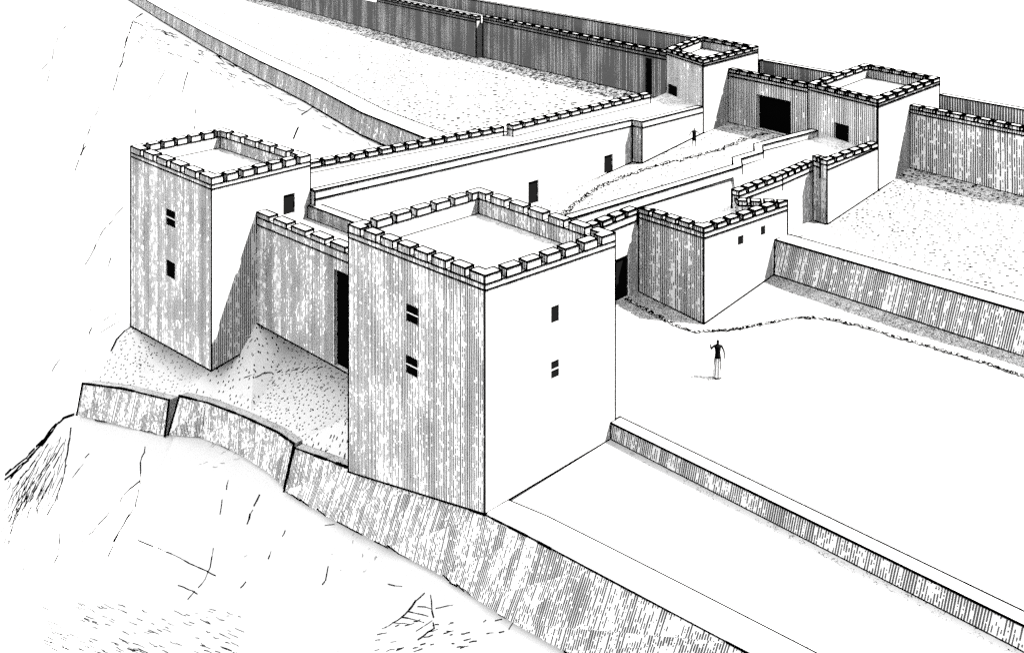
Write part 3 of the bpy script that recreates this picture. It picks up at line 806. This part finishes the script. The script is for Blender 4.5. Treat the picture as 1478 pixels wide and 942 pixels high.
# ================================================================= PEOPLE
def person(label, foot, hgt, pose, dark_all=False):
    s = hgt/1.72
    root = thing('person', label, 'person', foot)
    J = pose['joints']; E = pose['edges']
    bm = bmesh.new(); lay = bm.verts.layers.skin.verify()
    vs = []
    for (x, y, z, r) in J:
        v = bm.verts.new((x*s, y*s, z*s)); v[lay].radius = (r*s*.86, r*s*.86); vs.append(v)
    vs[0][lay].use_root = True
    for a, c in E: bm.edges.new((vs[a], vs[c]))
    me = bpy.data.meshes.new('body'); bm.to_mesh(me); bm.free()
    o = bpy.data.objects.new('body', me); COL.objects.link(o)
    o.modifiers.new('skin', 'SKIN'); sb_ = o.modifiers.new('sub', 'SUBSURF'); sb_.levels = sb_.render_levels = 2
    dg = bpy.context.evaluated_depsgraph_get(); me2 = bpy.data.meshes.new_from_object(o.evaluated_get(dg))
    bpy.data.objects.remove(o)
    bd = bpy.data.objects.new('body', me2); COL.objects.link(bd); bd.parent = root
    me2.materials.clear(); me2.materials.append(DARK)
    for nm, rings, mat in pose['cloth']:
        b = MB(); n = 14; R = []
        for (x, y, z, rx, ry) in rings:
            R.append([Vector((x*s+rx*s*math.cos(2*math.pi*k/n)*(1+.05*math.sin(3*k)), y*s+ry*s*math.sin(2*math.pi*k/n), z*s)) for k in range(n)])
        for p, q in zip(R, R[1:]):
            for k in range(n):
                b.face([p[k], p[(k+1) % n], q[(k+1) % n], q[k]])
        b.face(R[0][::-1]); b.face(R[-1])
        if nm == 'robe':
            for k in (1, 6, 9, 11): b.line([p[k] for p in R], .012*s)
            for k in range(n): b.bar(R[0][k], R[0][(k+1) % n], .012*s)
        off = root.location.copy()
        for v in b.v: v += off
        b.build(nm, [mat, INK], root)
    return root
std = dict(
 joints=[(0, 0, .95, .12), (0, 0, 1.15, .115), (0, 0, 1.36, .13), (0, 0, 1.47, .055), (.0, -.01, 1.57, .085), (0, -.01, 1.67, .07),
         (.17, 0, 1.40, .06), (.27, -.04, 1.17, .045), (.24, -.2, 1.0, .035), (.22, -.26, .95, .04),
         (-.17, 0, 1.40, .06), (-.30, -.05, 1.27, .045), (-.34, -.12, 1.45, .035), (-.34, -.14, 1.53, .04),
         (.09, 0, .86, .085), (.10, -.05, .48, .06), (.11, .0, .09, .045), (.12, -.12, .04, .04),
         (-.09, 0, .86, .085), (-.12, .03, .48, .06), (-.16, .1, .09, .045), (-.17, -.02, .04, .04)],
 edges=[(0, 1), (1, 2), (2, 3), (3, 4), (4, 5), (2, 6), (6, 7), (7, 8), (8, 9), (2, 10), (10, 11), (11, 12), (12, 13), (0, 14), (14, 15), (15, 16), (16, 17), (0, 18), (18, 19), (19, 20), (20, 21)])
near_pose = dict(std); near_pose['cloth'] = [('robe', [(-.04, 0, .06, .17, .17), (-.02, 0, .5, .14, .14), (0, 0, .96, .115, .11)], WHITE), ('tunic', [(0, 0, .88, .13, .12), (0, 0, 1.1, .11, .105), (0, 0, 1.38, .145, .11), (0, 0, 1.45, .08, .08)], DARK)]
SC.view_layers[0].update()
ct = bvh(bpy.data.objects['courtyard'])
p, _, _, _ = hit(ct, 1036, 545)
person('person in a white robe and dark tunic standing alone in the open courtyard', p, 1.72, near_pose)
far_pose = dict(std)
fj = list(std['joints']); fj[7] = (.33, -.08, 1.25, .045); fj[8] = (.5, -.1, 1.12, .035); fj[9] = (.56, -.1, 1.08, .04); fj[11] = (-.33, -.05, 1.22, .045); fj[12] = (-.45, -.1, 1.06, .035); fj[13] = (-.5, -.12, 1.02, .04)
far_pose['joints'] = fj
far_pose['cloth'] = [('tunic', [(0, 0, .55, .2, .17), (0, 0, .95, .16, .14), (0, 0, 1.38, .18, .14), (0, 0, 1.45, .08, .08)], DARK)]
rt = bvh(bpy.data.objects['ramp'])
p, _, _, _ = hit(rt, 1002, 212)
person('person in a dark tunic with arms held out, on the ramp near the gateway', p, 1.42, far_pose)

# ================================================================= CAMERA, SUN, SKY
cam = bpy.data.cameras.new('camera'); co = bpy.data.objects.new('camera', cam); COL.objects.link(co)
co.location = (0, 0, H); co.rotation_euler = (math.radians(90), 0, 0)
cam.sensor_fit = 'HORIZONTAL'; cam.sensor_width = 36.0; cam.lens = 36.0*F/1478
cam.shift_y = -(471+HZ)/1478; cam.clip_start = .5; cam.clip_end = 9000
SC.camera = co
EL, AZ = math.radians(56), math.radians(95)          # sun on the right, azimuth clockwise from the view direction
s = bpy.data.lights.new('sun', 'SUN'); s.energy = 5.0; s.angle = math.radians(.5); s.color = (1, .985, .96)
so = bpy.data.objects.new('sun', s); COL.objects.link(so)
sv = Vector((math.sin(AZ)*math.cos(EL), math.cos(AZ)*math.cos(EL), math.sin(EL)))
so.rotation_euler = sv.to_track_quat('Z', 'Y').to_euler(); so.location = sv*150
w = bpy.data.worlds.new('World'); SC.world = w; w.use_nodes = True
nt = w.node_tree; bg = nt.nodes['Background']
sky = nt.nodes.new('ShaderNodeTexSky'); sky.sky_type = 'NISHITA'; sky.sun_disc = False
sky.sun_elevation = EL; sky.sun_rotation = AZ
bw_ = nt.nodes.new('ShaderNodeRGBToBW')
nt.links.new(sky.outputs[0], bw_.inputs[0]); nt.links.new(bw_.outputs[0], bg.inputs['Color'])
bg.inputs['Strength'].default_value = .05
SC.view_settings.view_transform = 'Standard'; SC.view_settings.look = 'None'
SC.view_settings.gamma = 1; SC.view_settings.use_curve_mapping = False
EXPO = 6.6
SC.view_settings.exposure = EXPO
cy = SC.cycles
cy.max_bounces = 0; cy.diffuse_bounces = 0; cy.glossy_bounces = 0
cy.sample_clamp_direct = 1.5/2**EXPO
cy.use_denoising = False
SC.render.film_transparent = False
